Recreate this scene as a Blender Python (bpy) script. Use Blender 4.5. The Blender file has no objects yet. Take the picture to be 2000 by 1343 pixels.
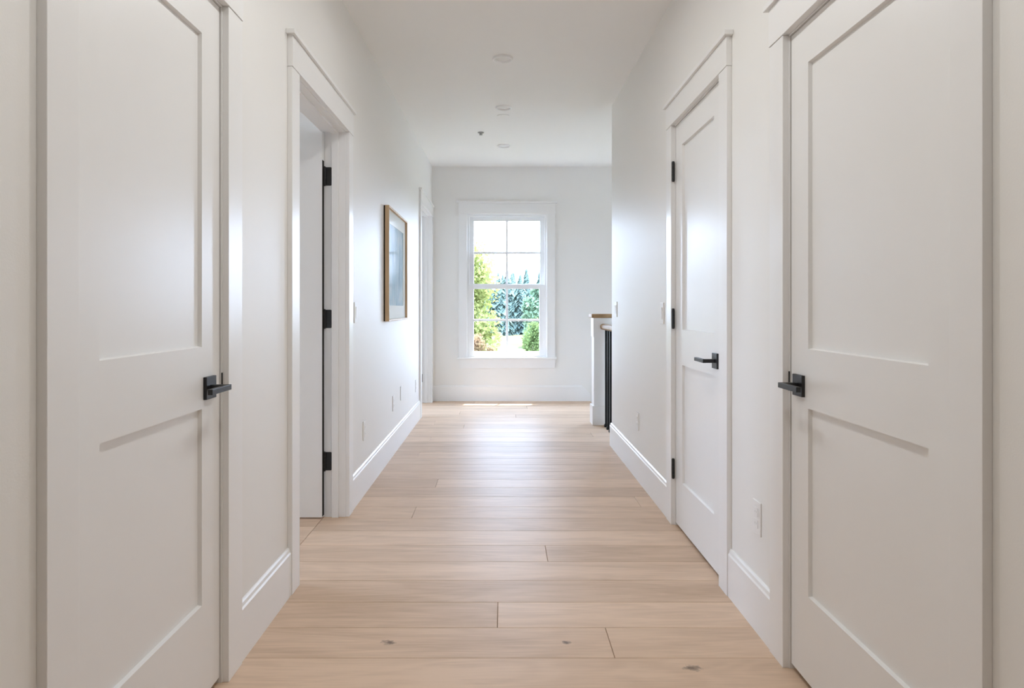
import bpy, bmesh, math, random
from mathutils import Vector, Matrix

sc = bpy.context.scene
COL = sc.collection
random.seed(11)
R = math.radians

# ------------------------------------------------------------------ camera, sky, sun, exposure
cam_d = bpy.data.cameras.new('camera')
cam = bpy.data.objects.new('camera', cam_d); COL.objects.link(cam)
cam.location = (0, 0, 1.12); cam.rotation_euler = (R(90), 0, 0)
cam_d.sensor_fit = 'HORIZONTAL'; cam_d.sensor_width = 36; cam_d.lens = 24
cam_d.shift_x = 0.010; cam_d.shift_y = -0.03575
cam_d.clip_start = 0.05; cam_d.clip_end = 900
sc.camera = cam

SKY_STRENGTH = 7.0
SUN_STRENGTH = 9.0
FILL_W, FILL_COL = (1.3, 2.2, 1.9), (0.96, 0.98, 0.985)
w = bpy.data.worlds.new('sky'); sc.world = w; w.use_nodes = True
nt = w.node_tree; nt.nodes.clear()
tc = nt.nodes.new('ShaderNodeTexCoord'); sp = nt.nodes.new('ShaderNodeSeparateXYZ')
rmp = nt.nodes.new('ShaderNodeValToRGB'); bg = nt.nodes.new('ShaderNodeBackground'); wo = nt.nodes.new('ShaderNodeOutputWorld')
nt.links.new(tc.outputs['Generated'], sp.inputs[0]); nt.links.new(sp.outputs['Z'], rmp.inputs[0])
rmp.color_ramp.elements[0].position = 0.0; rmp.color_ramp.elements[0].color = (0.64, 0.77, 1.0, 1)
rmp.color_ramp.elements[1].position = 0.8; rmp.color_ramp.elements[1].color = (0.50, 0.68, 1.0, 1)
nt.links.new(rmp.outputs[0], bg.inputs[0]); bg.inputs[1].default_value = SKY_STRENGTH
nt.links.new(bg.outputs[0], wo.inputs[0])

sun_d = bpy.data.lights.new('sun', 'SUN'); sun_d.energy = SUN_STRENGTH; sun_d.angle = R(0.6); sun_d.color = (1.0, 0.95, 0.86)
sun = bpy.data.objects.new('sun', sun_d); COL.objects.link(sun)
sun.location = (6, 30, 40)
sun.rotation_euler = Vector((-0.30, -1.0, -2.45)).to_track_quat('-Z', 'Y').to_euler()

def portal(name, loc, direction, sx, sz):
    """Sampling guide at a window opening: it sends in only what the sky gives there."""
    d = bpy.data.lights.new(name, 'AREA'); d.shape = 'RECTANGLE'; d.size = sx; d.size_y = sz
    d.cycles.is_portal = True
    o = bpy.data.objects.new(name, d); COL.objects.link(o); o.location = loc
    o.rotation_euler = Vector(direction).to_track_quat('-Z', 'Z').to_euler()
portal('portal_far', (0.061, 8.40, 1.37), (0, -1, 0), 1.0, 1.80)
portal('portal_room', (-4.78, 3.9, 1.4), (1, 0, 0), 1.0, 1.2)
portal('portal_room_far', (-4.78, 7.0, 1.35), (1, 0, 0), 1.8, 1.9)
portal('portal_stair', (1.981, 8.40, 1.37), (0, -1, 0), 1.0, 1.80)

vs = sc.view_settings
sc.display_settings.display_device = 'sRGB'
vs.view_transform = 'Standard'; vs.look = 'None'; vs.gamma = 1.0; vs.use_curve_mapping = False
vs.exposure = 1.75
sc.cycles.max_bounces = 14; sc.cycles.diffuse_bounces = 8; sc.cycles.glossy_bounces = 4
sc.cycles.transparent_max_bounces = 16

# ------------------------------------------------------------------ materials
def new_mat(name):
    m = bpy.data.materials.new(name); m.use_nodes = True
    return m, m.node_tree, m.node_tree.nodes['Principled BSDF']

def paint(name, col, rough, spec=0.5, bump=0.0, scale=220):
    m, t, b = new_mat(name)
    b.inputs['Base Color'].default_value = (*col, 1); b.inputs['Roughness'].default_value = rough
    b.inputs['Specular IOR Level'].default_value = spec
    if bump:
        n = t.nodes.new('ShaderNodeTexNoise'); n.inputs['Scale'].default_value = scale; n.inputs['Detail'].default_value = 2
        c = t.nodes.new('ShaderNodeTexCoord'); t.links.new(c.outputs['Object'], n.inputs['Vector'])
        bp = t.nodes.new('ShaderNodeBump'); bp.inputs['Strength'].default_value = bump; bp.inputs['Distance'].default_value = 0.001
        t.links.new(n.outputs['Fac'], bp.inputs['Height']); t.links.new(bp.outputs[0], b.inputs['Normal'])
    return m

M_WALL = paint('wall_paint', (0.868, 0.853, 0.824), 0.48, 0.34, 0.15)
M_CEIL = paint('ceiling_paint', (0.905, 0.895, 0.878), 0.75, 0.3, 0.10)
M_TRIM = paint('trim_enamel', (0.88, 0.872, 0.86), 0.29, 0.42)
M_DOOR = paint('door_enamel', (0.865, 0.857, 0.842), 0.32, 0.42)
M_VINYL = paint('window_vinyl', (0.86, 0.86, 0.86), 0.35, 0.5)
M_PLATE = paint('plate_plastic', (0.87, 0.858, 0.84), 0.42, 0.4)
M_RING = paint('white_fixture', (0.94, 0.94, 0.93), 0.3, 0.5)
M_BLACK = paint('black_metal', (0.012, 0.012, 0.013), 0.38, 0.5)
M_IRON = paint('baluster_iron', (0.010, 0.010, 0.010), 0.5, 0.25)
M_DARK = paint('painted_gap_shade', (0.03, 0.027, 0.024), 0.9, 0.1)  # dark colour standing in for the shade inside gaps
M_SUB = paint('subfloor', (0.17, 0.11, 0.07), 0.9, 0.1)
M_MAT = paint('mat_board', (0.92, 0.91, 0.89), 0.8, 0.3)
M_EAVE = paint('eave_paint', (0.7, 0.7, 0.68), 0.7, 0.3)
M_STEEL = paint('brushed_steel', (0.35, 0.35, 0.34), 0.35, 0.5)

def wood(name, c_lo, c_hi, rough, along='X', tint=0.0, knots=False, spec=0.5, broad_amt=1.0):
    m, t, b = new_mat(name); N = t.nodes; L = t.links
    c = N.new('ShaderNodeTexCoord'); oi = N.new('ShaderNodeObjectInfo')
    off = N.new('ShaderNodeVectorMath'); off.operation = 'MULTIPLY_ADD'
    cmb = N.new('ShaderNodeCombineXYZ')
    for i in range(3): L.new(oi.outputs['Random'], cmb.inputs[i])
    L.new(cmb.outputs[0], off.inputs[0]); off.inputs[1].default_value = (37.0, 71.0, 53.0); L.new(c.outputs['Object'], off.inputs[2])
    def stretched(sx, sy, detail, distort, scale=1.0):
        mp = N.new('ShaderNodeMapping'); L.new(off.outputs[0], mp.inputs['Vector'])
        s = {'X': (sx, sy, sy), 'Y': (sy, sx, sy), 'Z': (sy, sy, sx)}[along]
        mp.inputs['Scale'].default_value = s
        n = N.new('ShaderNodeTexNoise'); n.inputs['Scale'].default_value = scale; n.inputs['Detail'].default_value = detail
        n.inputs['Distortion'].default_value = distort; L.new(mp.outputs[0], n.inputs['Vector'])
        return n.outputs['Fac']
    broad = stretched(1.4, 9.0, 4, 1.2)
    ring = stretched(1.0, 6.0, 2, 0.5)
    fine = stretched(7.0, 160.0, 3, 0.3)
    # rings of the cathedral grain
    mu = N.new('ShaderNodeMath'); mu.operation = 'MULTIPLY'; mu.inputs[1].default_value = 60.0; L.new(ring, mu.inputs[0])
    sn = N.new('ShaderNodeMath'); sn.operation = 'SINE'; L.new(mu.outputs[0], sn.inputs[0])
    a = N.new('ShaderNodeMath'); a.operation = 'MULTIPLY_ADD'; a.inputs[1].default_value = 0.035; L.new(sn.outputs[0], a.inputs[0])
    bh = N.new('ShaderNodeMath'); bh.operation = 'MULTIPLY_ADD'; bh.inputs[1].default_value = broad_amt; bh.inputs[2].default_value = 0.5 - 0.5 * broad_amt; L.new(broad, bh.inputs[0]); L.new(bh.outputs[0], a.inputs[2])
    f2 = N.new('ShaderNodeMath'); f2.operation = 'MULTIPLY_ADD'; f2.inputs[1].default_value = 0.38; L.new(fine, f2.inputs[0]); L.new(a.outputs[0], f2.inputs[2])
    rt = N.new('ShaderNodeMath'); rt.operation = 'MULTIPLY_ADD'; rt.inputs[1].default_value = tint; L.new(oi.outputs['Random'], rt.inputs[0]); L.new(f2.outputs[0], rt.inputs[2])
    rp = N.new('ShaderNodeValToRGB'); L.new(rt.outputs[0], rp.inputs[0])
    rp.color_ramp.elements[0].position = 0.42; rp.color_ramp.elements[0].color = (*c_lo, 1)
    rp.color_ramp.elements[1].position = 0.95 + tint * 0.6; rp.color_ramp.elements[1].color = (*c_hi, 1)
    colour = rp.outputs[0]
    for kk in (('', '2') if knots else ()):
        ax = N.new('ShaderNodeAttribute'); ax.attribute_type = 'OBJECT'; ax.attribute_name = 'knot_x' + kk
        ay = N.new('ShaderNodeAttribute'); ay.attribute_type = 'OBJECT'; ay.attribute_name = 'knot_y' + kk
        ar = N.new('ShaderNodeAttribute'); ar.attribute_type = 'OBJECT'; ar.attribute_name = 'knot_r' + kk
        s = N.new('ShaderNodeSeparateXYZ'); L.new(c.outputs['Object'], s.inputs[0])
        dx = N.new('ShaderNodeMath'); dx.operation = 'SUBTRACT'; L.new(s.outputs['X'], dx.inputs[0]); L.new(ax.outputs['Fac'], dx.inputs[1])
        dy = N.new('ShaderNodeMath'); dy.operation = 'SUBTRACT'; L.new(s.outputs['Y'], dy.inputs[0]); L.new(ay.outputs['Fac'], dy.inputs[1])
        v = N.new('ShaderNodeCombineXYZ'); L.new(dx.outputs[0], v.inputs[0]); L.new(dy.outputs[0], v.inputs[1])
        wob = N.new('ShaderNodeTexNoise'); wob.inputs['Scale'].default_value = 60; L.new(c.outputs['Object'], wob.inputs['Vector'])
        ln = N.new('ShaderNodeVectorMath'); ln.operation = 'LENGTH'
        sc2 = N.new('ShaderNodeVectorMath'); sc2.operation = 'MULTIPLY'; sc2.inputs[1].default_value = (0.75, 1.0, 0); L.new(v.outputs[0], sc2.inputs[0]); L.new(sc2.outputs[0], ln.inputs[0])
        dv = N.new('ShaderNodeMath'); dv.operation = 'DIVIDE'; L.new(ln.outputs['Value'], dv.inputs[0]); L.new(ar.outputs['Fac'], dv.inputs[1])
        wd = N.new('ShaderNodeMath'); wd.operation = 'MULTIPLY_ADD'; wd.inputs[1].default_value = 0.9; L.new(wob.outputs['Fac'], wd.inputs[0]); L.new(dv.outputs[0], wd.inputs[2])
        kr = N.new('ShaderNodeValToRGB'); L.new(wd.outputs[0], kr.inputs[0])
        kr.color_ramp.elements[0].position = 0.55; kr.color_ramp.elements[0].color = (0.85, 0.85, 0.85, 1)
        kr.color_ramp.elements[1].position = 1.0; kr.color_ramp.elements[1].color = (0, 0, 0, 1)
        e = kr.color_ramp.elements.new(0.8); e.color = (0.45, 0.45, 0.45, 1)
        mx = N.new('ShaderNodeMix'); mx.data_type = 'RGBA'; L.new(kr.outputs[0], mx.inputs['Factor']); L.new(colour, mx.inputs['A']); mx.inputs['B'].default_value = (0.16, 0.12, 0.10, 1)
        colour = mx.outputs['Result']
    L.new(colour, b.inputs['Base Color'])
    b.inputs['Roughness'].default_value = rough; b.inputs['Specular IOR Level'].default_value = spec
    bp = N.new('ShaderNodeBump'); bp.inputs['Strength'].default_value = 0.12; bp.inputs['Distance'].default_value = 0.0004
    L.new(f2.outputs[0], bp.inputs['Height']); L.new(bp.outputs[0], b.inputs['Normal'])
    return m

M_OAK = wood('pale_oak_floor', (0.48, 0.335, 0.228), (0.76, 0.57, 0.42), 0.47, 'X', tint=0.26, knots=True, spec=0.11, broad_amt=0.6)
M_OAKTRIM = wood('oak_rail', (0.27, 0.165, 0.08), (0.45, 0.30, 0.16), 0.5, 'Y', spec=0.3)
M_FRAME = wood('oak_picture_frame', (0.50, 0.345, 0.195), (0.68, 0.50, 0.31), 0.5, 'Z')

def glass_mat(name, ior=1.5, rough=0.0, coat=1.0):
    m = bpy.data.materials.new(name); m.use_nodes = True; t = m.node_tree; t.nodes.clear(); N = t.nodes; L = t.links
    o = N.new('ShaderNodeOutputMaterial'); mix = N.new('ShaderNodeMixShader'); tr = N.new('ShaderNodeBsdfTransparent'); gl = N.new('ShaderNodeBsdfGlossy')
    fr = N.new('ShaderNodeFresnel'); fr.inputs['IOR'].default_value = ior; gl.inputs['Roughness'].default_value = rough
    tr.inputs['Color'].default_value = (0.97, 0.985, 0.98, 1)
    ml = N.new('ShaderNodeMath'); ml.operation = 'MULTIPLY'; ml.inputs[1].default_value = coat; L.new(fr.outputs[0], ml.inputs[0]); L.new(ml.outputs[0], mix.inputs[0]); L.new(tr.outputs[0], mix.inputs[1]); L.new(gl.outputs[0], mix.inputs[2]); L.new(mix.outputs[0], o.inputs[0])
    return m
M_GLASS = glass_mat('window_glass', 1.45)
M_PGLASS = glass_mat('picture_glass', 1.45, 0.08, 0.09)

def art_mat():
    m, t, b = new_mat('watercolour_print'); N = t.nodes; L = t.links
    c = N.new('ShaderNodeTexCoord'); mp = N.new('ShaderNodeMapping'); mp.inputs['Scale'].default_value = (1, 14, 2.2); L.new(c.outputs['Object'], mp.inputs['Vector'])
    n = N.new('ShaderNodeTexNoise'); n.inputs['Scale'].default_value = 1.0; n.inputs['Detail'].default_value = 5; n.inputs['Roughness'].default_value = 0.6; L.new(mp.outputs[0], n.inputs['Vector'])
    mp2 = N.new('ShaderNodeMapping'); mp2.inputs['Scale'].default_value = (1, 3, 5); L.new(c.outputs['Object'], mp2.inputs['Vector'])
    n2 = N.new('ShaderNodeTexNoise'); n2.inputs['Scale'].default_value = 1.3; n2.inputs['Detail'].default_value = 6; L.new(mp2.outputs[0], n2.inputs['Vector'])
    ad = N.new('ShaderNodeMath'); ad.operation = 'ADD'; L.new(n.outputs['Fac'], ad.inputs[0]); L.new(n2.outputs['Fac'], ad.inputs[1])
    rp = N.new('ShaderNodeValToRGB'); L.new(ad.outputs[0], rp.inputs[0])
    e = rp.color_ramp.elements; e[0].position = 0.0; e[1].position = 1.0
    rp.color_ramp.elements[0].color = (0.10, 0.17, 0.23, 1); rp.color_ramp.elements[1].color = (0.55, 0.58, 0.60, 1)
    mlt = N.new('ShaderNodeMath'); mlt.operation = 'MULTIPLY_ADD'; mlt.inputs[1].default_value = 1.3; mlt.inputs[2].default_value = -0.75
    L.new(ad.outputs[0], mlt.inputs[0]); L.new(mlt.outputs[0], rp.inputs[0])
    for p, col in ((0.35, (0.22, 0.31, 0.37, 1)), (0.6, (0.33, 0.41, 0.46, 1)), (0.8, (0.46, 0.48, 0.47, 1))):
        x = rp.color_ramp.elements.new(p); x.color = col
    L.new(rp.outputs[0], b.inputs['Base Color']); b.inputs['Roughness'].default_value = 0.7
    return m
M_ART = art_mat()

def leaf_mat(name, c1, c2, trans=0.5, scale=0.6):
    m = bpy.data.materials.new(name); m.use_nodes = True; t = m.node_tree; t.nodes.clear(); N = t.nodes; L = t.links
    o = N.new('ShaderNodeOutputMaterial'); mix = N.new('ShaderNodeMixShader'); df = N.new('ShaderNodeBsdfDiffuse'); tl = N.new('ShaderNodeBsdfTranslucent')
    c = N.new('ShaderNodeTexCoord'); n = N.new('ShaderNodeTexNoise'); n.inputs['Scale'].default_value = scale; n.inputs['Detail'].default_value = 4; L.new(c.outputs['Object'], n.inputs['Vector'])
    oi = N.new('ShaderNodeObjectInfo'); a = N.new('ShaderNodeMath'); a.operation = 'MULTIPLY_ADD'; a.inputs[1].default_value = 0.5; L.new(oi.outputs['Random'], a.inputs[0]); L.new(n.outputs['Fac'], a.inputs[2])
    rp = N.new('ShaderNodeValToRGB'); L.new(a.outputs[0], rp.inputs[0]); rp.color_ramp.elements[0].position = 0.4; rp.color_ramp.elements[1].position = 1.05
    rp.color_ramp.elements[0].color = (*c1, 1); rp.color_ramp.elements[1].color = (*c2, 1)
    L.new(rp.outputs[0], df.inputs[0]); L.new(rp.outputs[0], tl.inputs[0]); mix.inputs[0].default_value = trans
    L.new(df.outputs[0], mix.inputs[1]); L.new(tl.outputs[0], mix.inputs[2]); L.new(mix.outputs[0], o.inputs[0])
    return m
M_LEAF_Y = leaf_mat('yellow_green_leaves', (0.17, 0.195, 0.055), (0.36, 0.36, 0.15), 0.5)
M_LEAF_G = leaf_mat('green_leaves', (0.075, 0.12, 0.04), (0.18, 0.22, 0.085), 0.45)
M_LEAF_R = leaf_mat('reddish_leaves', (0.16, 0.08, 0.05), (0.21, 0.17, 0.09), 0.5, 2.0)
M_LEAF_P = leaf_mat('pale_green_leaves', (0.10, 0.16, 0.10), (0.20, 0.27, 0.17), 0.4)
M_FIR = leaf_mat('fir_needles', (0.07, 0.105, 0.09), (0.13, 0.17, 0.14), 0.2)
M_BARK = paint('bark', (0.07, 0.05, 0.035), 0.9, 0.1)
M_MEADOW = leaf_mat('meadow_grass', (0.05, 0.055, 0.027), (0.085, 0.08, 0.05), 0.0, 0.15)

# ------------------------------------------------------------------ mesh helpers
WORLD = {}
def link(name, bm, mat, parent=None, bevel=0.0, smooth=False, seg=2):
    """Link a bmesh given in world coordinates as one object with its origin at its own base centre."""
    bmesh.ops.recalc_face_normals(bm, faces=bm.faces)
    lo = Vector((min(v.co.x for v in bm.verts), min(v.co.y for v in bm.verts), min(v.co.z for v in bm.verts)))
    hi = Vector((max(v.co.x for v in bm.verts), max(v.co.y for v in bm.verts), max(v.co.z for v in bm.verts)))
    c = Vector(((lo.x + hi.x) / 2, (lo.y + hi.y) / 2, lo.z))
    bmesh.ops.translate(bm, vec=-c, verts=bm.verts)
    me = bpy.data.meshes.new(name); bm.to_mesh(me); bm.free()
    me.materials.append(mat)
    if smooth:
        for p in me.polygons: p.use_smooth = True
    o = bpy.data.objects.new(name, me); COL.objects.link(o)
    WORLD[o.name] = c
    if parent:
        o.parent = parent; o.location = c - WORLD[parent.name]
    else:
        o.location = c
    if bevel:
        md = o.modifiers.new('bevel', 'BEVEL'); md.width = bevel; md.segments = seg; md.limit_method = 'ANGLE'; md.angle_limit = R(40)
        md.harden_normals = False
    return o

def empty(name, loc):
    o = bpy.data.objects.new(name, None); COL.objects.link(o); o.location = loc; o.empty_display_size = 0.1
    WORLD[o.name] = Vector(loc)
    return o

def tag(o, label=None, cat=None, group=None, kind=None):
    if label: o['label'] = label
    if cat: o['category'] = cat
    if group: o['group'] = group
    if kind: o['kind'] = kind
    return o

def box(bm, x0, x1, y0, y1, z0, z1):
    xs = sorted((x0, x1)); ys = sorted((y0, y1)); zs = sorted((z0, z1))
    v = [bm.verts.new((x, y, z)) for z in zs for y in ys for x in xs]
    for f in ((0, 2, 3, 1), (4, 5, 7, 6), (0, 1, 5, 4), (2, 6, 7, 3), (0, 4, 6, 2), (1, 3, 7, 5)):
        bm.faces.new([v[i] for i in f])

def boxes(name, lst, mat, parent=None, bevel=0.0):
    bm = bmesh.new()
    for b in lst: box(bm, *b)
    return link(name, bm, mat, parent, bevel)

def prism(bm, profile, axis, a0, a1):
    """Extrude a 2D profile along an axis. axis 'Y': profile is (x, z); axis 'X': profile is (y, z); axis 'Z': (x, y)."""
    def P(p, a):
        return {'Y': (p[0], a, p[1]), 'X': (a, p[0], p[1]), 'Z': (p[0], p[1], a)}[axis]
    A = [bm.verts.new(P(p, a0)) for p in profile]; B = [bm.verts.new(P(p, a1)) for p in profile]
    n = len(profile)
    bm.faces.new(A); bm.faces.new(B[::-1])
    for i in range(n): bm.faces.new((A[i], A[(i + 1) % n], B[(i + 1) % n], B[i]))

def lathe(bm, prof, c, n=32, cap0=True, cap1=True):
    """Revolve (radius, z) points about the vertical through c."""
    rings = []
    for r, z in prof:
        rings.append([bm.verts.new((c[0] + r * math.cos(2 * math.pi * i / n), c[1] + r * math.sin(2 * math.pi * i / n), c[2] + z)) for i in range(n)])
    for a, b in zip(rings, rings[1:]):
        for i in range(n): bm.faces.new((a[i], a[(i + 1) % n], b[(i + 1) % n], b[i]))
    if cap0: bm.faces.new(rings[0][::-1])
    if cap1: bm.faces.new(rings[-1])

def ceil_z(y): return 2.665 + 0.0168 * y

# ------------------------------------------------------------------ the shell
XL, XR = -0.835, 0.892          # hall wall faces
XLB, XRB = -0.945, 1.002        # their backs
YF = 8.17                       # far wall face
YN = -3.3                       # rear end of the hall
REV, JT = 0.004, 0.018          # casing reveal and jamb thickness
CAS = 0.019
Y_END = 5.53                    # where the right wall stops at the stairs

floor = boxes('floor', [(-4.6, 1.06, YN, YF, -0.30, -0.016), (1.06, 3.8, YN, 5.50, -0.30, -0.016)], M_SUB)
tag(floor, 'pale oak plank floor running the whole hall', 'floor', kind='structure')

# planks: laid across the hall, one object each
def plank(x0, x1, y0, y1, knot=None, seam=0.0008):
    bm = bmesh.new()
    g, b, t = seam, 0.0013, 0.016
    X0, X1, Y0, Y1 = x0 + g, x1 - g, y0 + g, y1 - g
    lo = [bm.verts.new(p) for p in ((X0, Y0, -t), (X1, Y0, -t), (X1, Y1, -t), (X0, Y1, -t))]
    md = [bm.verts.new(p) for p in ((X0, Y0, -b), (X1, Y0, -b), (X1, Y1, -b), (X0, Y1, -b))]
    up = [bm.verts.new(p) for p in ((X0 + b, Y0 + b, 0), (X1 - b, Y0 + b, 0), (X1 - b, Y1 - b, 0), (X0 + b, Y1 - b, 0))]
    for a, c in ((lo, md), (md, up)):
        for i in range(4): bm.faces.new((a[i], a[(i + 1) % 4], c[(i + 1) % 4], c[i]))
    bm.faces.new(up); bm.faces.new(lo[::-1])
    o = link('plank', bm, M_OAK, floor)
    c = WORLD[o.name]
    for n, kk in enumerate(('', '2')):
        q = knot[n] if knot and n < len(knot) else (50.0, 50.0, 0.01)
        o['knot_x' + kk], o['knot_y' + kk], o['knot_r' + kk] = q[0] - c.x, q[1] - c.y, q[2]
    return o

PW, P0 = 0.2065, 2.182
JOINTS = {0: 0.362, -1: 1.20, 1: -0.015, 2: 1.30, 3: -1.3, 4: 0.2036, 5: -1.2, 6: 1.25, 7: -0.48}
KNOTS = {0: [(-0.378, 2.283, 0.034), (0.2155, 2.284, 0.026)], -1: [(0.593, 2.122, 0.040)]}
rowk = int(math.floor((YN - P0) / PW)); k = rowk
while P0 + k * PW < YF - 0.01:
    y0 = max(P0 + k * PW, YN); y1 = min(P0 + (k + 1) * PW, YF)
    xe = 1.06 if y1 > Y_END else 0.99
    xs = -0.952
    j = JOINTS.get(k, random.uniform(-0.75, 0.85) if random.random() < 0.45 else 5.0)
    cuts = [xs, j, xe] if xs + 0.12 < j < xe - 0.12 else [xs, xe]
    kn = KNOTS.get(k, [])
    for a, b in zip(cuts, cuts[1:]):
        mine = [q for q in kn if a < q[0] < b]
        plank(a, b, y0, y1, mine)
    k += 1
# the room behind the open door: same planks behind a seam at the doorway
k = 0
while 2.46 + k * PW < 5.6:
    y0 = 2.46 + k * PW; y1 = min(y0 + PW, 5.6)
    j = random.uniform(-3.4, -2.0)
    plank(-4.6, j, y0, y1); plank(j, -0.952, y0, y1)
    k += 1

bm = bmesh.new()
prism(bm, [(YN - 0.2, ceil_z(YN - 0.2)), (8.34, ceil_z(8.34)), (8.34, ceil_z(8.34) + 0.15), (YN - 0.2, ceil_z(YN - 0.2) + 0.15)], 'X', -4.75, 3.95)
ceiling = tag(link('ceiling', bm, M_CEIL), 'smooth white painted ceiling over the hall', 'ceiling', kind='structure')

# openings along the side walls: (casing inner near, casing inner far, header bottom)
DOORS_L = [(1.3193, 2.0408, 2.019), (2.7579, 3.6538, 2.059), (6.986, 8.017, 2.192)]
DOORS_R = [(1.3315, 2.1216, 1.965), (2.7485, 3.521, 2.057)]

def side_wall(name, x0, x1, y0, y1, doors, label):
    bm = bmesh.new(); cur = y0
    def seg(a, b, z0):
        prism(bm, [(a, z0), (b, z0), (b, ceil_z(b)), (a, ceil_z(a))], 'X', x0, x1)
    for a, b, h in doors:
        ra, rb, rh = a + REV - JT, b - REV + JT, h - REV + JT
        seg(cur, ra, 0); seg(ra, rb, rh); cur = rb
    seg(cur, y1, 0)
    return tag(link(name, bm, M_WALL), label, 'wall', kind='structure')
side_wall('wall_left', XLB, XL, YN, YF, DOORS_L, 'white left hall wall with three doorways')
side_wall('wall_right', XR, XRB, YN, Y_END, DOORS_R, 'white right hall wall that stops at the stairs')

def wall_with_hole(name, axis, a0, a1, t0, t1, z0, hole, label, ztop=None):
    """axis 'X': the wall runs along X between a0 and a1, t0..t1 its thickness in Y; hole = (a, b, zlo, zhi)."""
    bm = bmesh.new()
    top = ztop if ztop is not None else ceil_z(min(t0, t1) if axis == 'X' else min(a0, a1))
    def b(a, c, zl, zh):
        if axis == 'X': box(bm, a, c, t0, t1, zl, zh)
        else: box(bm, t0, t1, a, c, zl, zh)
    hs = hole if isinstance(hole, list) else ([hole] if hole else [])
    cur = a0
    for h in hs:
        b(cur, h[0], z0, top); b(h[0], h[1], z0, h[2]); b(h[0], h[1], h[3], top); cur = h[1]
    b(cur, a1, z0, top)
    return tag(link(name, bm, M_WALL), label, 'wall', kind='structure')

WIN = (-0.433, 0.5555, 0.500, 2.2514)          # rough opening of the far window
wall_with_hole('wall_far', 'X', -4.75, 3.95, YF, 8.33, -3.1, [WIN, (WIN[0] + 1.92, WIN[1] + 1.92, WIN[2], WIN[3])], 'white end wall around the sash window')
wall_with_hole('wall_rear', 'X', -4.75, 3.95, YN - 0.13, YN, 0, None, 'hall end wall behind the camera')
wall_with_hole('wall_room', 'Y', YN, YF, -4.75, -4.6, 0, [(3.4, 4.4, 0.8, 2.0), (6.1, 7.9, 0.4, 2.3)], 'outer wall of the rooms off the hall')  # unseen window holes added and sized for the daylight they let in
boxes('wall_partition', [(-4.6, XLB, 2.34, 2.46, 0, ceil_z(2.34)), (-4.6, XLB, 5.6, 5.72, 0, ceil_z(5.6))], M_WALL)
tag(bpy.data.objects['wall_partition'], 'partition walls between the rooms off the hall', 'wall', kind='structure')
boxes('wall_closet', [(1.75, 1.85, YN, 5.42, 0, ceil_z(YN)), (XRB, 1.75, 2.36, 2.46, 0, ceil_z(2.36))], M_WALL)
tag(bpy.data.objects['wall_closet'], 'back walls of the closets on the right', 'wall', kind='structure')
boxes('wall_stair', [(XRB, 3.95, 5.42, Y_END, -3.1, ceil_z(5.42))], M_WALL)
tag(bpy.data.objects['wall_stair'], 'near wall of the stairwell', 'wall', kind='structure')
wall_with_hole('wall_stair_end', 'Y', Y_END, YF, 3.8, 3.95, -3.1, None, 'outer wall of the stairwell')
boxes('floor_stairwell', [(0.9, 3.8, 5.5, YF, -3.1, -2.9)], M_OAKTRIM)
tag(bpy.data.objects['floor_stairwell'], 'lower floor seen down the stairwell', 'floor', kind='structure')
boxes('trim_stair_edge', [(1.03, 1.06, Y_END, YF, -0.30, -0.0165)], M_TRIM)
tag(bpy.data.objects['trim_stair_edge'], 'white fascia under the floor edge at the stairwell', 'trim', kind='structure')
# flight going down to the right along the end wall
stairs = empty('stair_flight', (1.06, 7.5, -0.19))
tag(stairs, 'oak stair treads going down beside the end wall', 'stairs', kind='structure')
for i in range(10):
    x = 1.0605 + i * 0.265; z = -0.19 * (i + 1)
    boxes('tread', [(x - 0.0, x + 0.29, 6.80, YF, z - 0.03, z)], M_OAKTRIM, stairs, 0.004)
    boxes('riser', [(x + 0.0, x + 0.02, 6.80, YF, z, z + 0.155)], M_TRIM, stairs)
# eave of the roof outside the window
boxes('trim_eave', [(-5.2, 4.4, 8.33, 8.92, 2.84, 2.98), (-5.2, 4.4, 8.92, 8.95, 2.80, 3.02)], M_EAVE)
tag(bpy.data.objects['trim_eave'], 'painted roof eave outside above the window', 'trim', kind='structure')

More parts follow.
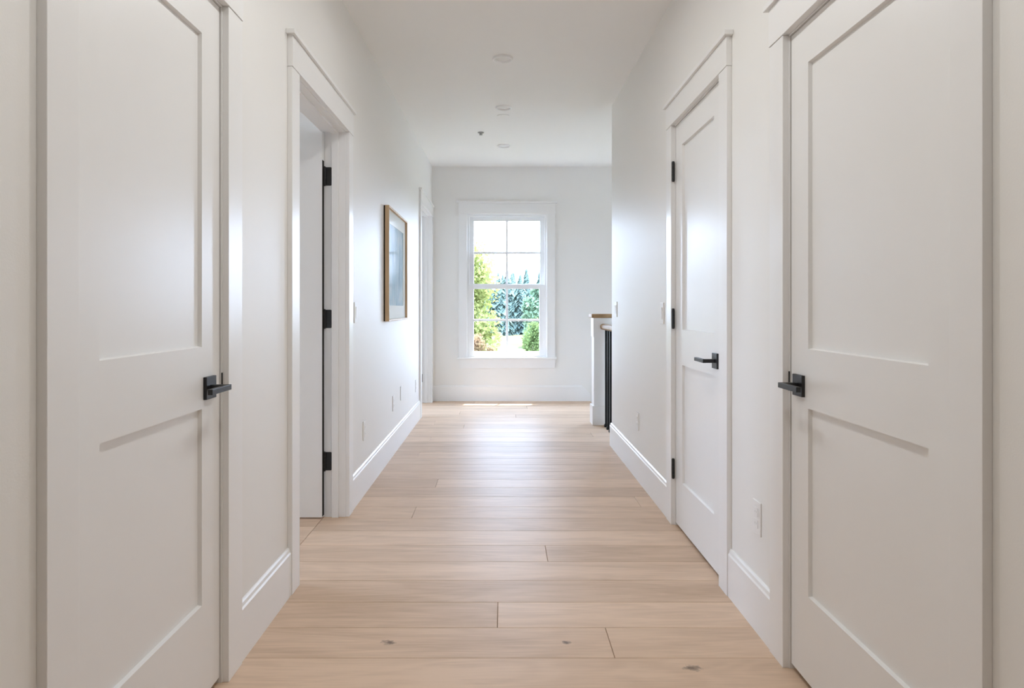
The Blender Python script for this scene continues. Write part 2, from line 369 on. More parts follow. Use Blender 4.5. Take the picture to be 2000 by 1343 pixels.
# ------------------------------------------------------------------ doors
def door_frame(root, side, a, b, h, stop=None, header_h=0.1225):
    """Casing, header, cap and jamb round the opening a..b on one side wall. side -1 is the left wall."""
    xw = XL if side < 0 else XR; xb = XLB if side < 0 else XRB
    s = -side                                       # +1: points into the hall from the wall
    f = xw + s * CAS
    cw = 0.1
    n0, n1 = root['casing_near'], root['casing_far']
    boxes('casing', [(xw, f, n0, a, 0, h)], M_TRIM, root, 0.0012)
    boxes('casing', [(xw, f, b, n1, 0, h)], M_TRIM, root, 0.0012)
    boxes('header', [(xw, xw + s * 0.022, n0 - 0.002, n1 + 0.002, h + 0.0008, h + header_h)], M_TRIM, root, 0.0012)
    boxes('header_cap', [(xw, xw + s * 0.034, n0 - 0.020, n1 + 0.020, h + header_h, h + header_h + 0.018)], M_TRIM, root, 0.0015)
    ja, jb, jh = a + REV, b - REV, h - REV
    bm = bmesh.new()
    box(bm, xw, xb, ja - JT, ja, 0, jh); box(bm, xw, xb, jb, jb + JT, 0, jh); box(bm, xw, xb, ja - JT, jb + JT, jh, jh + JT)
    link('jamb', bm, M_TRIM, root, 0.001)
    if side < 0:
        bb = xb - s * CAS
        boxes('casing', [(xb, bb, n0, a, 0, h)], M_TRIM, root, 0.0012)
        boxes('casing', [(xb, bb, b, n1, 0, h)], M_TRIM, root, 0.0012)
        boxes('header', [(xb, xb - s * 0.022, n0 - 0.002, n1 + 0.002, h + 0.0008, h + header_h)], M_TRIM, root, 0.0012)
    if stop:
        s0, s1 = stop; t = 0.012
        bm = bmesh.new()
        box(bm, s0, s1, ja, ja + t, 0, jh - t); box(bm, s0, s1, jb - t, jb, 0, jh - t); box(bm, s0, s1, ja, jb, jh - t, jh)
        link('door_stop', bm, M_TRIM, root, 0.001)
    return ja, jb, jh

def slab_mesh(w, h, panels, t=0.036, depth=0.011, lip=0.003):
    """Door leaf in local axes: u across (x), v up (z), front at y=0 facing -y, recesses open to the front."""
    bm = bmesh.new()
    us = sorted({0.0, w, *[p for q in panels for p in q[:2]]}); vsx = sorted({0.0, h, *[p for q in panels for p in q[2:]]})
    def inside(u, v): return any(q[0] < u < q[1] and q[2] < v < q[3] for q in panels)
    vert = {}
    def V(u, y, v):
        k = (round(u, 5), round(y, 5), round(v, 5))
        if k not in vert: vert[k] = bm.verts.new((u, y, v))
        return vert[k]
    for u0, u1 in zip(us, us[1:]):
        for v0, v1 in zip(vsx, vsx[1:]):
            if not inside((u0 + u1) / 2, (v0 + v1) / 2):
                bm.faces.new((V(u0, 0, v0), V(u1, 0, v0), V(u1, 0, v1), V(u0, 0, v1)))
            bm.faces.new((V(u0, t, v0), V(u0, t, v1), V(u1, t, v1), V(u1, t, v0)))
    for u0, u1, v0, v1 in panels:
        o = [(u0, v0), (u1, v0), (u1, v1), (u0, v1)]; l = lip
        i = [(u0 + l, v0 + l), (u1 - l, v0 + l), (u1 - l, v1 - l), (u0 + l, v1 - l)]
        for k in range(4):
            n = (k + 1) % 4
            bm.faces.new((V(o[k][0], 0, o[k][1]), V(o[n][0], 0, o[n][1]), V(i[n][0], depth, i[n][1]), V(i[k][0], depth, i[k][1])))
    for u0, u1 in zip(us, us[1:]):
        for v in (0.0, h): bm.faces.new((V(u0, 0, v), V(u1, 0, v), V(u1, t, v), V(u0, t, v)))
    for v0, v1 in zip(vsx, vsx[1:]):
        for u in (0.0, w): bm.faces.new((V(u, 0, v0), V(u, 0, v1), V(u, t, v1), V(u, t, v0)))
    return bm

def place(bm, fn):
    for v in bm.verts: v.co = Vector(fn(v.co.x, v.co.y, v.co.z))

def leaf(root, w, h, panels, fn):
    bm = slab_mesh(w, h, panels); place(bm, fn)
    s = link('slab', bm, M_DOOR, root)
    for u0, u1, v0, v1 in panels:
        bm = bmesh.new(); box(bm, u0 + 0.0031, u1 - 0.0031, 0.0108, 0.024, v0 + 0.0031, v1 - 0.0031); place(bm, fn)
        link('panel', bm, M_DOOR, s)
    return s

def lever(root, side, xd, yc, z, y_tip, x_out, neck_far):
    """Square rosette, neck and flat lever. xd: door face, x_out: outer face of the lever."""
    s = -side
    rw = 0.033
    bm = bmesh.new()
    lo, hi = sorted((yc + neck_far * 0.013, y_tip))
    th = 0.0135
    box(bm, x_out, x_out - s * th, lo, hi, z - 0.0078, z + 0.0078)
    y_n0, y_n1 = sorted((yc + neck_far * 0.013, yc - neck_far * 0.010))
    box(bm, x_out - s * th * 0.5, xd + s * 0.009, y_n0 + 0.0006, y_n1, z - 0.0076, z + 0.0076)
    lv = link('lever_handle', bm, M_BLACK, root, 0.0012)
    tag(lv, 'black square lever handle')
    boxes('rosette', [(xd, xd + s * 0.010, yc - rw, yc + rw, z - 0.032, z + 0.032)], M_BLACK, lv, 0.0012)
    return lv

def butt_hinge(root, x, y, z, leafbox=None):
    """Barrel of a butt hinge, with the jamb leaf where it is seen."""
    bm = bmesh.new()
    for i in range(5):
        lathe(bm, [(0.0072, 0.0003), (0.0075, 0.001), (0.0075, 0.0186), (0.0072, 0.0193)], (x, y, z - 0.049 + i * 0.0196), 14)
    lathe(bm, [(0.004, -0.0525), (0.0062, -0.050), (0.0062, 0.050), (0.004, 0.0525)], (x, y, z), 14)
    if leafbox:
        x0, x1, y0, y1 = leafbox
        r = 0.006; pts = []
        xo, xi = (x1, x0)
        sg = 1 if xo > xi else -1
        for a in range(0, 91, 30):
            pts.append((xo - sg * r + sg * r * math.cos(R(a)), z + 0.049 - r + r * math.sin(R(a))))
        pts = [(xi, z + 0.049)] + pts[::-1] + [(xo - sg * r + sg * r * math.cos(R(-a)), z - 0.049 + r + r * math.sin(R(-a))) for a in range(0, 91, 30)] + [(xi, z - 0.049)]
        prism(bm, pts, 'Y', y0, y1)
    return tag(link('hinge', bm, M_BLACK, root), 'black steel butt hinge')

def make_door(n, side, a, b, h, near, far, label):
    xw = XL if side < 0 else XR
    root = empty('door_%d' % n, (xw, (a + b) / 2, 0))
    root['casing_near'], root['casing_far'] = near, far
    tag(root, label, 'door', kind='structure')
    return root

# door_1: closed, left wall, nearest the camera
d = make_door(1, -1, *DOORS_L[0], 1.2249, 2.148, 'closed white two-panel door on the left wall with black lever')
ja, jb, jh = door_frame(d, -1, *DOORS_L[0], stop=(-0.879, -0.912))
XD = -0.841; y0, y1 = ja + 0.003, jb - 0.0045; zb, zt = 0.020, jh - 0.003
leaf(d, y1 - y0, zt - zb, [(1.4272 - y0, 1.9147 - y0, 0.2834 - zb, 0.8348 - zb), (1.4272 - y0, 1.9147 - y0, 1.0083 - zb, 1.8895 - zb)], lambda u, y, v: (XD - y, y0 + u, zb + v))
lever(d, -1, XD, 1.956, 0.891, 1.839, -0.779, 1)
boxes('strike_plate', [(-0.8365, -0.8335, jb - 0.0008, jb + 0.003, 0.868, 0.925)], M_BLACK, d)
boxes('under_door_shade', [(-0.87, -0.94, ja, jb, -0.0005, 0.002)], M_DARK, d)  # dark floor strip, painted shade of the gap under the door
for z in (1.80, 1.04, 0.29): butt_hinge(d, -0.836, ja + 0.004, z)

# door_2: open into the room, left wall
d = make_door(2, -1, *DOORS_L[1], 2.6595, 3.7508, 'white door standing open into the room on the left, three black hinges')
ja, jb, jh = door_frame(d, -1, *DOORS_L[1], stop=(-0.871, -0.907))
zb, zt = 0.010, 2.0496; W = 0.86; YD = 3.611; XE = -0.9505
leaf(d, W, zt - zb, [(0.125, W - 0.125, 0.26, 0.82), (0.125, W - 0.125, 0.99, 1.91)], lambda u, y, v: (XE - u, YD + y, zb + v))
boxes('edge_gap_shade', [(XE, XE + 0.0018, YD + 0.002, YD + 0.034, zb + 0.004, 1.90)], M_DARK, d)  # dark strip painting in the shaded hinge gap of the open door
for z in (1.8196, 1.0584, 0.2985): butt_hinge(d, -0.9455, jb - 0.0085, z, (-0.944, -0.909, jb - 0.003, jb + 0.001))

# door_3: doorway at the far end of the left wall, door folded back into the room
d = make_door(3, -1, *DOORS_L[2], 6.884, 8.117, 'cased doorway at the far end of the left wall')
ja, jb, jh = door_frame(d, -1, *DOORS_L[2], stop=(-0.871, -0.907), header_h=0.116)
zb, zt = 0.010, jh - 0.004; W = 1.0; Y3 = jb - 0.053; zt3 = zt
leaf(d, W, zt - zb, [(0.125, W - 0.125, 0.26, 0.82), (0.125, W - 0.125, 0.99, 1.95)], lambda u, y, v: (XE - u, Y3 + y, zb + v))
for z, xl in ((1.90, -0.938), (1.06, -0.938), (0.291, -0.931)): butt_hinge(d, -0.9515, jb - 0.0085, z, (-0.948, xl, jb - 0.003, jb + 0.001))

# door_4: closed, right wall, nearest the camera
d = make_door(4, 1, *DOORS_R[0], 1.24, 2.225, 'closed white two-panel door nearest on the right wall')
ja, jb, jh = door_frame(d, 1, *DOORS_R[0], stop=(0.936, 0.968))
XD4 = 0.897; y04, y14 = ja + 0.003, jb - 0.0045; zb4, zt4 = 0.020, jh - 0.003
leaf(d, y14 - y04, zt4 - zb4, [(1.4354 - y04, 1.9985 - y04, 0.2725 - zb4, 0.8235 - zb4), (1.4354 - y04, 1.9985 - y04, 0.9975 - zb4, 1.838 - zb4)], lambda u, y, v: (XD4 + y, y04 + u, zb4 + v))
lever(d, 1, XD4, 2.052, 0.886, 1.9357, 0.835, 1)
boxes('strike_plate', [(0.8905, 0.8935, jb - 0.0008, jb + 0.003, 0.862, 0.922)], M_BLACK, d)
boxes('under_door_shade', [(0.925, 0.995, ja, jb, -0.0005, 0.002)], M_DARK, d)  # painted shade in the gap below the near right door
for z in (1.75, 1.045, 0.29): butt_hinge(d, 0.888, ja + 0.004, z)

# door_5: closed closet door, right wall, hinges showing on its far side
d = make_door(5, 1, *DOORS_R[1], 2.6484, 3.622, 'closed white two-panel closet door with three hinges showing')
ja, jb, jh = door_frame(d, 1, *DOORS_R[1], stop=(0.936, 0.968), header_h=0.115)
XD5 = 0.897; y05, y15 = ja + 0.003, jb - 0.0045; zb5, zt5 = 0.014, jh - 0.003
leaf(d, y15 - y05, zt5 - zb5, [(2.885 - y05, 3.394 - y05, 0.244 - zb5, 0.8327 - zb5), (2.885 - y05, 3.394 - y05, 1.0087 - zb5, 1.9305 - zb5)], lambda u, y, v: (XD5 + y, y05 + u, zb5 + v))
lever(d, 1, XD5, 2.851, 0.8966, 2.968, 0.836, -1)
boxes('under_door_shade', [(0.925, 0.995, ja, jb, -0.0005, 0.002)], M_DARK, d)  # painted shade below the closet door
for z in (1.8188, 1.062, 0.2907): butt_hinge(d, 0.8825, jb - 0.002, z)

# ------------------------------------------------------------------ baseboards
def base_profile(x, s, h=0.184, t=0.0150):
    return [(x, 0), (x + s * t, 0), (x + s * t, h - 0.022), (x + s * (t - 0.004), h - 0.016), (x + s * (t - 0.006), h - 0.005), (x + s * 0.004, h), (x, h)]
def base_run(name, x, s, y0, y1, label):
    bm = bmesh.new(); prism(bm, base_profile(x, s), 'Y', y0, y1)
    return tag(link(name, bm, M_TRIM), label, 'baseboard', kind='structure')
base_run('baseboard_left', XL, 1, 2.148, 2.6595, 'short white baseboard between the first two left doorways')
base_run('baseboard_left', XL, 1, 3.7508, 6.884, 'long white baseboard under the framed picture')
base_run('baseboard_left', XL, 1, YN, 1.2249, 'white baseboard beside the nearest left door')
base_run('baseboard_right', XR, -1, YN, 1.24, 'white baseboard beside the nearest right door')
base_run('baseboard_right', XR, -1, 2.225, 2.6484, 'short white baseboard between the two right doors')
base_run('baseboard_right', XR, -1, 3.622, Y_END + 0.015, 'white baseboard from the closet door to the stair corner')
bm = bmesh.new(); prism(bm, [(YF - (p[0] - 0), p[1]) for p in [(q[0], q[1]) for q in base_profile(0, 1, 0.190)]], 'X', XL, 0.955)
# end of the board mitred down towards the stair skirt
prism(bm, [(0.955, -0.0), (1.06, -0.0), (1.06, 0.088), (0.958, 0.188), (0.955, 0.188)], 'Y', YF - 0.0145, YF)
tag(link('baseboard_far', bm, M_TRIM), 'white baseboard under the sash window', 'baseboard', kind='structure')

# ------------------------------------------------------------------ far window
all_boxes = boxes
def sash_window(name, DX, label):
    win = empty(name, (0.061 + DX, YF, 0.5))
    tag(win, label, 'window', kind='structure')
    def boxes(nm, lst, mat, parent=None, bevel=0.0):
        return all_boxes(nm, [(b[0] + DX, b[1] + DX, *b[2:]) for b in lst], mat, parent, bevel)
    CF = YF - CAS
    boxes('casing', [(-0.5125, -0.417, CF, YF, 0.524, 2.2374)], M_TRIM, win, 0.0012)
    boxes('casing', [(0.5395, 0.636, CF, YF, 0.524, 2.2374)], M_TRIM, win, 0.0012)
    boxes('header', [(-0.5155, 0.641, YF - 0.022, YF, 2.2382, 2.3645)], M_TRIM, win, 0.0012)
    boxes('header_cap', [(-0.538, 0.6605, YF - 0.038, YF, 2.3645, 2.3885)], M_TRIM, win, 0.0015)
    boxes('stool', [(-0.532, 0.654, YF - 0.042, YF + 0.030, 0.500, 0.524)], M_TRIM, win, 0.003)
    boxes('apron', [(-0.5125, 0.636, YF - 0.016, YF, 0.392, 0.500)], M_TRIM, win, 0.0012)
    JX0, JX1, JZ0, JZ1 = -0.413, 0.5355, 0.524, 2.2334
    boxes('jamb_liner', [(JX0 - 0.02, JX0, YF, 8.31, JZ0, JZ1), (JX1, JX1 + 0.02, YF, 8.31, JZ0, JZ1), (JX0 - 0.02, JX1 + 0.02, YF, 8.31, JZ1, JZ1 + 0.018), (JX0 - 0.02, JX1 + 0.02, YF + 0.03, 8.31, JZ0 - 0.022, JZ0)], M_VINYL, win, 0.001)
    boxes('window_track', [(JX0, JX0 + 0.024, 8.195, 8.30, JZ0, JZ1), (JX1 - 0.024, JX1, 8.195, 8.30, JZ0, JZ1), (JX0 + 0.024, JX1 - 0.024, 8.195, 8.30, JZ1 - 0.024, JZ1), (JX0 + 0.024, JX1 - 0.024, 8.195, 8.30, JZ0, JZ0 + 0.012)], M_VINYL, win, 0.001)
    def sash(name, gx0, gx1, gz0, gz1, ox0, ox1, oz0, oz1, y0, y1, mx, mz, label):
        s = boxes(name, [(ox0, gx0, y0, y1, oz0, oz1), (gx1, ox1, y0, y1, oz0, oz1), (gx0, gx1, y0, y1, oz0, gz0), (gx0, gx1, y0, y1, gz1, oz1)], M_VINYL, win, 0.0015)
        tag(s, label)
        ym = (y0 + y1) / 2
        boxes('muntin', [(mx - 0.014, mx + 0.014, ym - 0.012, ym + 0.012, gz0, gz1)], M_VINYL, s, 0.003)
        boxes('muntin', [(gx0, mx - 0.014, ym - 0.011, ym + 0.011, mz - 0.013, mz + 0.013)], M_VINYL, s, 0.003)
        boxes('muntin', [(mx + 0.014, gx1, ym - 0.011, ym + 0.011, mz - 0.013, mz + 0.013)], M_VINYL, s, 0.003)
        for a, b in ((gx0, mx - 0.014), (mx + 0.014, gx1)):
            for c, e in ((gz0, mz - 0.013), (mz + 0.013, gz1)):
                bm = bmesh.new()
                v = [bm.verts.new(p) for p in ((a + DX, ym, c), (b + DX, ym, c), (b + DX, ym, e), (a + DX, ym, e))]
                bm.faces.new(v)
                link('pane', bm, M_GLASS, s)
        return s
    sash('upper_sash', -0.3367, 0.4623, 1.4046, 2.162, JX0 + 0.024, JX1 - 0.024, 1.355, JZ1 - 0.024, 8.252, 8.287, 0.062, 1.779, 'upper window sash with four panes')
    ls = sash('lower_sash', -0.337, 0.452, 0.590, 1.3418, JX0 + 0.024, JX1 - 0.024, JZ0 + 0.012, 1.394, 8.200, 8.240, 0.062, 0.966, 'lower window sash with four panes')
    boxes('sash_lock', [(0.035, 0.085, 8.182, 8.200, 1.366, 1.380)], M_VINYL, ls, 0.003)

sash_window('window_1', 0.0, 'white double-hung sash window looking onto trees')
sash_window('window_2', 1.92, 'sash window over the stairs round the corner')

# ------------------------------------------------------------------ stair railing
rail = empty('stair_railing', (0.96, 6.58, 0))
tag(rail, 'white newel post with oak cap, oak handrail and black balusters at the stair corner', 'railing')
NX, NY = 0.960, 6.585; hw = 0.082
post = boxes('newel_post', [(NX - hw, NX + hw, NY - hw, NY + hw, 0.0, 1.020)], M_TRIM, rail, 0.0015)
boxes('newel_base', [(NX - hw - 0.016, NX + hw + 0.016, NY - hw - 0.016, NY + hw + 0.016, 0.0, 0.182)], M_TRIM, post, 0.003)
boxes('newel_collar', [(NX - hw - 0.006, NX + hw + 0.006, NY - hw - 0.006, NY + hw + 0.006, 0.838, 1.020)], M_TRIM, post, 0.0015)
tag(boxes('newel_cap', [(NX - 0.107, NX + 0.107, NY - 0.107, NY + 0.107, 1.020, 1.057)], M_OAKTRIM, post, 0.008), 'flat square oak cap')
bm = bmesh.new()
hx0, hx1, hz0, hz1 = 0.938, 1.006, 0.910, 0.964
prism(bm, [(hx0 + 0.012, hz0), (hx1 - 0.012, hz0), (hx1, hz0 + 0.014), (hx1, hz1 - 0.016), (hx1 - 0.012, hz1 - 0.004), (NX + 0.012, hz1), (NX + 0.0, hz1), (hx0 + 0.012, hz1 - 0.003), (hx0, hz1 - 0.014), (hx0, hz0 + 0.014)], 'Y', Y_END, NY - hw - 0.0062)
tag(link('handrail', bm, M_OAKTRIM, rail, 0.004), 'pale oak handrail')
k = 0; y = 6.395
while y > Y_END + 0.05:
    b = boxes('baluster', [(0.968, 0.986, y - 0.009, y + 0.009, 0.0, 0.910)], M_IRON, rail, 0.001)
    bm = bmesh.new(); a = 0.017; c = 0.011; xc = 0.977
    lo = [bm.verts.new((xc + sx * a, y + sy * a, 0.0)) for sx, sy in ((-1, -1), (1, -1), (1, 1), (-1, 1))]
    mi = [bm.verts.new((xc + sx * a, y + sy * a, 0.016)) for sx, sy in ((-1, -1), (1, -1), (1, 1), (-1, 1))]
    hi = [bm.verts.new((xc + sx * c, y + sy * c, 0.030)) for sx, sy in ((-1, -1), (1, -1), (1, 1), (-1, 1))]
    for p, q in ((lo, mi), (mi, hi)):
        for i in range(4): bm.faces.new((p[i], p[(i + 1) % 4], q[(i + 1) % 4], q[i]))
    bm.faces.new(hi); bm.faces.new(lo[::-1])
    link('baluster_shoe', bm, M_IRON, b)
    y -= 0.135

# ------------------------------------------------------------------ picture on the left wall
pic = empty('framed_picture', (XL, 5.30, 1.02))
tag(pic, 'oak-framed blue-grey watercolour with white mat hanging on the wall', 'picture')
py0, py1, pz0, pz1 = 4.829, 5.774, 1.020, 1.845
fx, fb, fwid = -0.797, -0.826, 0.014
def frame_side(pts_a, pts_b):
    bm = bmesh.new()
    # mitred rail between two corners, outer and inner edge, front and back
    A = [bm.verts.new(p) for p in pts_a]; B = [bm.verts.new(p) for p in pts_b]
    bm.faces.new(A); bm.faces.new(B[::-1])
    for i in range(4): bm.faces.new((A[i], A[(i + 1) % 4], B[(i + 1) % 4], B[i]))
    link('frame_rail', bm, M_FRAME, pic, 0.001)
def corner(y, z, sy, sz):
    return [(fx, y, z), (fx, y + sy * fwid, z + sz * fwid), (fb, y + sy * fwid, z + sz * fwid), (fb, y, z)]
c00, c10, c11, c01 = corner(py0, pz0, 1, 1), corner(py1, pz0, -1, 1), corner(py1, pz1, -1, -1), corner(py0, pz1, 1, -1)
for a, b in ((c00, c10), (c10, c11), (c11, c01), (c01, c00)): frame_side(a, b)
i0, i1, j0, j1 = py0 + fwid, py1 - fwid, pz0 + fwid, pz1 - fwid
a0, a1, b0, b1 = i0 + 0.085, i1 - 0.11, j0 + 0.10, j1 - 0.10
boxes('mat_board', [(-0.818, -0.815, i0, a0, j0, j1), (-0.818, -0.815, a1, i1, j0, j1), (-0.818, -0.815, a0, a1, j0, b0), (-0.818, -0.815, a0, a1, b1, j1)], M_MAT, pic)
tag(boxes('print', [(-0.822, -0.8185, a0 - 0.01, a1 + 0.01, b0 - 0.01, b1 + 0.01)], M_ART, pic), 'blue-grey watercolour print')
bm = bmesh.new(); v = [bm.verts.new(p) for p in ((-0.811, i0, j0), (-0.811, i1, j0), (-0.811, i1, j1), (-0.811, i0, j1))]; bm.faces.new(v)
link('picture_glass', bm, M_PGLASS, pic)
boxes('backing_shade', [(-0.8345, -0.8225, i0, i1, j0, j1), (-0.8345, -0.8262, py0 + 0.0015, py1 - 0.0015, pz0 + 0.0015, pz1 - 0.0015)], M_DARK, pic)  # backing board darkened to stand in for the shadow behind the frame

# ------------------------------------------------------------------ ceiling fittings
LABEL_FILL = ['added fill lamp overhead just out of view', 'added fill lamp overhead above the near doors', 'added fill lamp overhead just before the camera']
LABEL_L = ['white recessed downlight nearest the camera', 'middle white recessed downlight beside the flat round plate', 'white recessed downlight nearest the end wall']
for lab, (lx, ly) in zip(LABEL_L, ((0.0067, 4.437), (0.0147, 5.587), (0.0184, 7.015))):
    z = ceil_z(ly)
    r = empty('recessed_light', (lx, ly, z)); tag(r, lab, 'ceiling light', 'recessed lights along the ceiling')
    bm = bmesh.new()
    lathe(bm, [(0.066, 0.004), (0.066, -0.012), (0.0645, -0.0145), (0.061, -0.0155), (0.0565, -0.0145), (0.054, -0.012), (0.050, 0.0005)], (lx, ly, z), 40, False, False)
    link('trim_ring', bm, M_RING, r, smooth=True)
    bm = bmesh.new()
    lathe(bm, [(0.051, -0.0016), (0.044, -0.0026), (0.042, -0.0036), (0.0001, -0.004)], (lx, ly, z), 40, False, False)
    link('lens', bm, M_PLATE, r, smooth=True)
# added fill lamps overhead out of view, shaped like the recessed lights
for i, ly in enumerate((3.15, 2.05, 0.95)):
    z = ceil_z(ly)
    r = empty('recessed_light', (0.01, ly, z)); tag(r, LABEL_FILL[i], 'ceiling light', 'recessed lights along the ceiling')  # holder of an added fill lamp
    bm = bmesh.new()
    lathe(bm, [(0.076, 0.004), (0.076, -0.004), (0.073, -0.009), (0.068, -0.011), (0.066, -0.006)], (0.01, ly, z), 40, False, False)
    link('trim_ring', bm, M_RING, r, smooth=True)
    ld = bpy.data.lights.new('downlight', 'AREA'); ld.shape = 'DISK'; ld.size = 0.13; ld.energy = FILL_W[i]; ld.color = FILL_COL  # fill lamp added to brighten the near hall
    lo = bpy.data.objects.new('downlight', ld); COL.objects.link(lo); lo.parent = r; lo.location = (0, 0, -0.007)  # added fill lamp
cz = ceil_z(5.857)
bm = bmesh.new(); lathe(bm, [(0.052, 0.003), (0.052, -0.003), (0.049, -0.0045), (0.0001, -0.005)], (0.013, 5.857, cz), 36, True, False)
tag(link('cover_plate', bm, M_CEIL, smooth=False), 'flat round white cover plate between the second and third downlight', 'cover plate')
sz = ceil_z(6.454)
spr = empty('sprinkler_head', (-0.198, 6.454, sz)); tag(spr, 'small grey fire sprinkler head on the ceiling', 'sprinkler')
bm = bmesh.new(); lathe(bm, [(0.030, 0.002), (0.030, -0.003), (0.024, -0.008), (0.012, -0.009)], (-0.198, 6.454, sz), 24)
link('escutcheon', bm, M_STEEL, spr, smooth=True)
bm = bmesh.new(); lathe(bm, [(0.008, -0.008), (0.008, -0.014), (0.005, -0.016), (0.004, -0.021)], (-0.198, 6.454, sz), 16)
for s in (-1, 1): box(bm, -0.198 + s * 0.012, -0.198 + s * 0.009, 6.452, 6.456, sz - 0.022, sz - 0.008)
box(bm, -0.211, -0.185, 6.452, 6.456, sz - 0.024, sz - 0.021)
link('nozzle', bm, M_STEEL, spr)
bm = bmesh.new(); lathe(bm, [(0.016, -0.024), (0.016, -0.0255)], (-0.198, 6.454, sz), 16)
link('deflector', bm, M_STEEL, spr)

# ------------------------------------------------------------------ switches and outlets
def plate(name, side, yc, zc, w, h, label, cat, kind):
    x = XL if side < 0 else XR; s = -side
    r = empty(name, (x, yc, zc - h / 2)); tag(r, label, cat, 'white wall plates')
    boxes('cover', [(x, x + s * 0.0055, yc - w / 2, yc + w / 2, zc - h / 2, zc + h / 2)], M_PLATE, r, 0.002)
    if kind == 'rocker':
        n = 2 if w > 0.1 else 1
        for i in range(n):
            c = yc + (i - (n - 1) / 2) * 0.046
            bm = bmesh.new(); prism(bm, [(x + s * 0.005, zc - 0.033), (x + s * 0.0075, zc - 0.033), (x + s * 0.0095, zc + 0.033), (x + s * 0.005, zc + 0.033)], 'Y', c - 0.016, c + 0.016)
            link('rocker', bm, M_PLATE, r, 0.0008)
    elif kind == 'outlet':
        for dz in (-0.02, 0.02):
            o = boxes('socket', [(x + s * 0.005, x + s * 0.0075, yc - 0.017, yc + 0.017, zc + dz - 0.0145, zc + dz + 0.0145)], M_PLATE, r, 0.002)
            for dy in (-0.006, 0.006):
                boxes('slot', [(x + s * 0.0072, x + s * 0.0077, yc + dy - 0.0008, yc + dy + 0.0008, zc + dz - 0.003, zc + dz + 0.004)], M_STEEL, o)
    return r
plate('light_switch', 1, 5.325, 1.104, 0.118, 0.118, 'white double rocker switch at the stair corner', 'switch', 'rocker')
plate('light_switch', 1, 3.787, 1.087, 0.074, 0.118, 'white single rocker switch beside the closet door', 'switch', 'rocker')
plate('wall_outlet', 1, 4.47, 0.376, 0.072, 0.116, 'white outlet above the baseboard between closet and stairs', 'outlet', 'outlet')
plate('wall_outlet', 1, 2.378, 0.389, 0.072, 0.116, 'white outlet between the two right doors', 'outlet', 'outlet')
plate('wall_outlet', -1, 5.25, 0.3835, 0.072, 0.116, 'white outlet directly below the framed picture', 'outlet', 'outlet')
plate('wall_outlet', -1, 4.138, 0.375, 0.072, 0.116, 'white outlet low on the wall beside the open door', 'outlet', 'outlet')
plate('blank_plate', -1, 5.65, 0.412, 0.072, 0.116, 'white blank plate to the far side of the picture outlet', 'wall plate', 'blank')
plate('light_switch', -1, 3.892, 1.09, 0.074, 0.118, 'white single rocker switch beside the open left door', 'switch', 'rocker')
plate('wall_outlet', -1, 6.62, 0.36, 0.072, 0.116, 'white outlet just before the far left doorway', 'outlet', 'outlet')

# ------------------------------------------------------------------ outdoors
GZ = -3.2
bm = bmesh.new()
n = 40
grid = [[bm.verts.new((-260 + 520 * i / n, 8.5 + 380 * j / n, GZ + (0.25 * math.sin(i * 1.3) * math.sin(j * 0.9) if j > 3 else 0))) for i in range(n + 1)] for j in range(n + 1)]
for j in range(n):
    for i in range(n): bm.faces.new((grid[j][i], grid[j][i + 1], grid[j + 1][i + 1], grid[j + 1][i]))
v = [bm.verts.new(p) for p in ((-260, -260, GZ), (260, -260, GZ), (260, 8.5, GZ), (-260, 8.5, GZ))]; bm.faces.new(v)
tag(link('ground_meadow', bm, M_MEADOW), 'pale sunlit meadow stretching to the trees', 'meadow', kind='structure')

def leaf_quad(bm, p, s, rnd):
    a = Vector((rnd.gauss(0, 1), rnd.gauss(0, 1), rnd.gauss(0, 1))).normalized()
    b = a.cross(Vector((rnd.gauss(0, 1), rnd.gauss(0, 1), rnd.gauss(0, 1)))).normalized()
    q = [p + a * s, p + b * s * 0.6, p - a * s, p - b * s * 0.6]
    bm.faces.new([bm.verts.new(x) for x in q])

def crown(seed, rx, ry, rz, n, leaf_s, lumps=9):
    """Leaves gathered round a number of boughs inside an egg-shaped crown, centred on the origin."""
    rnd = random.Random(seed); bm = bmesh.new()
    cs = []
    for _ in range(lumps):
        th = rnd.uniform(0, 2 * math.pi); z = rnd.uniform(-0.75, 0.75); r = math.sqrt(max(0.05, 1 - z * z)) * rnd.uniform(0.35, 0.7)
        cs.append((Vector((rx * r * math.cos(th), ry * r * math.sin(th), rz * z)), rnd.uniform(0.35, 0.55)))
    cs.append((Vector((0, 0, rz * 0.62)), 0.38))
    for _ in range(n):
        c, q = rnd.choice(cs)
        dvec = Vector((rnd.gauss(0, 1), rnd.gauss(0, 1), rnd.gauss(0, 1))).normalized() * (rnd.random() ** 0.5)
        leaf_quad(bm, c + Vector((dvec.x * rx * q, dvec.y * ry * q, dvec.z * rz * q)), leaf_s * rnd.uniform(0.7, 1.3), rnd)
    return bm

def trunk_bm(h, r):
    bm = bmesh.new(); prof = [(r * 1.25, 0), (r, h * 0.15), (r * 0.8, h * 0.5), (r * 0.45, h)]
    lathe(bm, prof, (0, 0, 0), 8); return bm

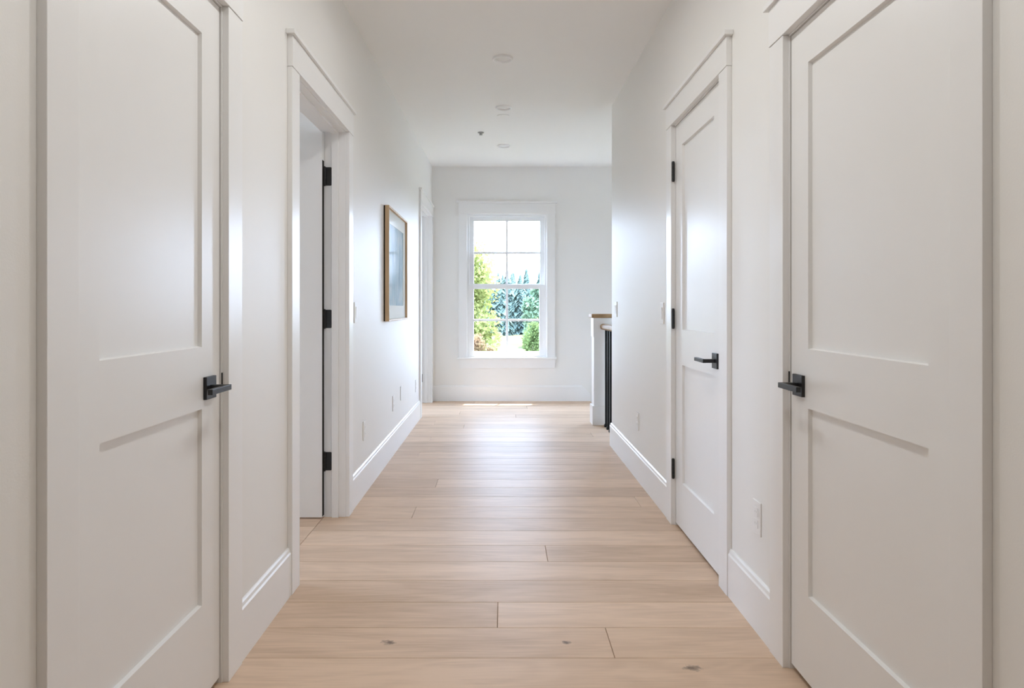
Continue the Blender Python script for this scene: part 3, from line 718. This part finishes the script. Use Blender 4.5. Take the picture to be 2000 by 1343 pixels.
def plant(name, label, cat, x, y, cbm, cz, mat, trunk, group=None):
    r = empty(name, (x, y, GZ)); tag(r, label, cat, group)
    me = bpy.data.meshes.new('foliage'); cbm.to_mesh(me); cbm.free(); me.materials.append(mat)
    o = bpy.data.objects.new('foliage', me); COL.objects.link(o); o.parent = r; o.location = (0, 0, cz - GZ); o['kind'] = 'stuff'
    bm = trunk_bm(*trunk); me = bpy.data.meshes.new('trunk'); bm.to_mesh(me); bm.free(); me.materials.append(M_BARK)
    t = bpy.data.objects.new('trunk', me); COL.objects.link(t); t.parent = r; t.location = (0, 0, 0)
    return r
plant('deciduous_tree', 'bright yellow-green leafy tree filling the left half of the window', 'tree', -1.55, 22, crown(3, 1.7, 1.5, 2.35, 26000, 0.065, 24), 0.55, M_LEAF_Y, (4.6, 0.12))
plant('garden_shrub', 'reddish leafy shrub low below the yellow-green tree', 'shrub', -0.62, 17.5, crown(5, 0.5, 0.5, 0.55, 1500, 0.045), -0.15, M_LEAF_R, (3.1, 0.04))
plant('garden_shrub', 'tapering green shrub low in the right panes', 'shrub', 0.86, 18, crown(8, 0.36, 0.36, 0.80, 3600, 0.035, 14), -0.05, M_LEAF_G, (3.2, 0.05))
plant('garden_shrub', 'low yellow-green bush at the bottom of the window', 'shrub', 0.15, 15.5, crown(9, 0.9, 0.4, 0.42, 1800, 0.05), -0.33, M_LEAF_Y, (2.6, 0.05))
plant('deciduous_tree', 'mid-green round tree standing before the firs', 'tree', 3.75, 75, crown(12, 1.7, 1.9, 2.9, 3800, 0.22, 14), 0.6, M_LEAF_P, (4.2, 0.2))
plant('deciduous_tree', 'paler green tree farther right before the firs', 'tree', 6.6, 82, crown(14, 2.3, 2.3, 3.4, 3800, 0.24, 14), 0.9, M_LEAF_P, (4.6, 0.2))

def fir_mesh(seed, h, r):
    rnd = random.Random(seed); bm = bmesh.new()
    tiers = 30
    for i in range(tiers):
        f = i / tiers; z = h * (0.05 + 0.95 * f); rr = r * (1 - f) ** 0.8 * rnd.uniform(0.85, 1.1) + 0.12
        m = max(7, int(26 * (1 - f)) + 4)
        for j in range(m):
            a = 2 * math.pi * (j + rnd.random()) / m; L = rr * rnd.uniform(0.6, 1.08)
            d = Vector((math.cos(a), math.sin(a), 0)); s = Vector((-math.sin(a), math.cos(a), 0))
            w0 = 0.34 * rr * rnd.uniform(0.6, 1.1) + 0.08
            base = Vector((0, 0, z + 0.45)); tip = d * L + Vector((0, 0, z - 0.45 * L))
            mid = d * L * 0.6 + Vector((0, 0, z + 0.05))
            q = [base, mid + s * w0, tip, mid - s * w0 - Vector((0, 0, 0.25))]
            bm.faces.new([bm.verts.new(x) for x in q])
    me = bpy.data.meshes.new('needles'); bm.to_mesh(me); bm.free(); me.materials.append(M_FIR)
    return me
fir_meshes = [fir_mesh(100 + i, 11.0, 3.1) for i in range(4)]
tb = trunk_bm(9.5, 0.16); trunk_me = bpy.data.meshes.new('trunk'); tb.to_mesh(trunk_me); tb.free(); trunk_me.materials.append(M_BARK)
rnd = random.Random(21)
spots = []
for row in range(8):
    for i in range(5):
        spots.append((-15.0 + 7.2 * i + (0, 3.6, 1.6, 5.2, 0.8, 2.6, 4.4, 3.1)[row] + rnd.uniform(-0.1, 0.1), 104 + 7.2 * row + rnd.uniform(-0.3, 0.3), rnd.uniform(0.80, 0.96) + 0.035 * row))
for i, (x, y, s) in enumerate(spots):
    r = empty('fir_tree', (x, y, GZ - 0.1)); tag(r, 'dark blue-green fir in the row beyond the meadow', 'tree', 'firs beyond the meadow')
    c = bpy.data.objects.new('needles', fir_meshes[i % 4]); COL.objects.link(c); c.parent = r; c.scale = (s, s, s); c.rotation_euler = (0, 0, rnd.uniform(0, 6.28)); c['kind'] = 'stuff'
    t = bpy.data.objects.new('trunk', trunk_me); COL.objects.link(t); t.parent = r; t.scale = (s, s, s)
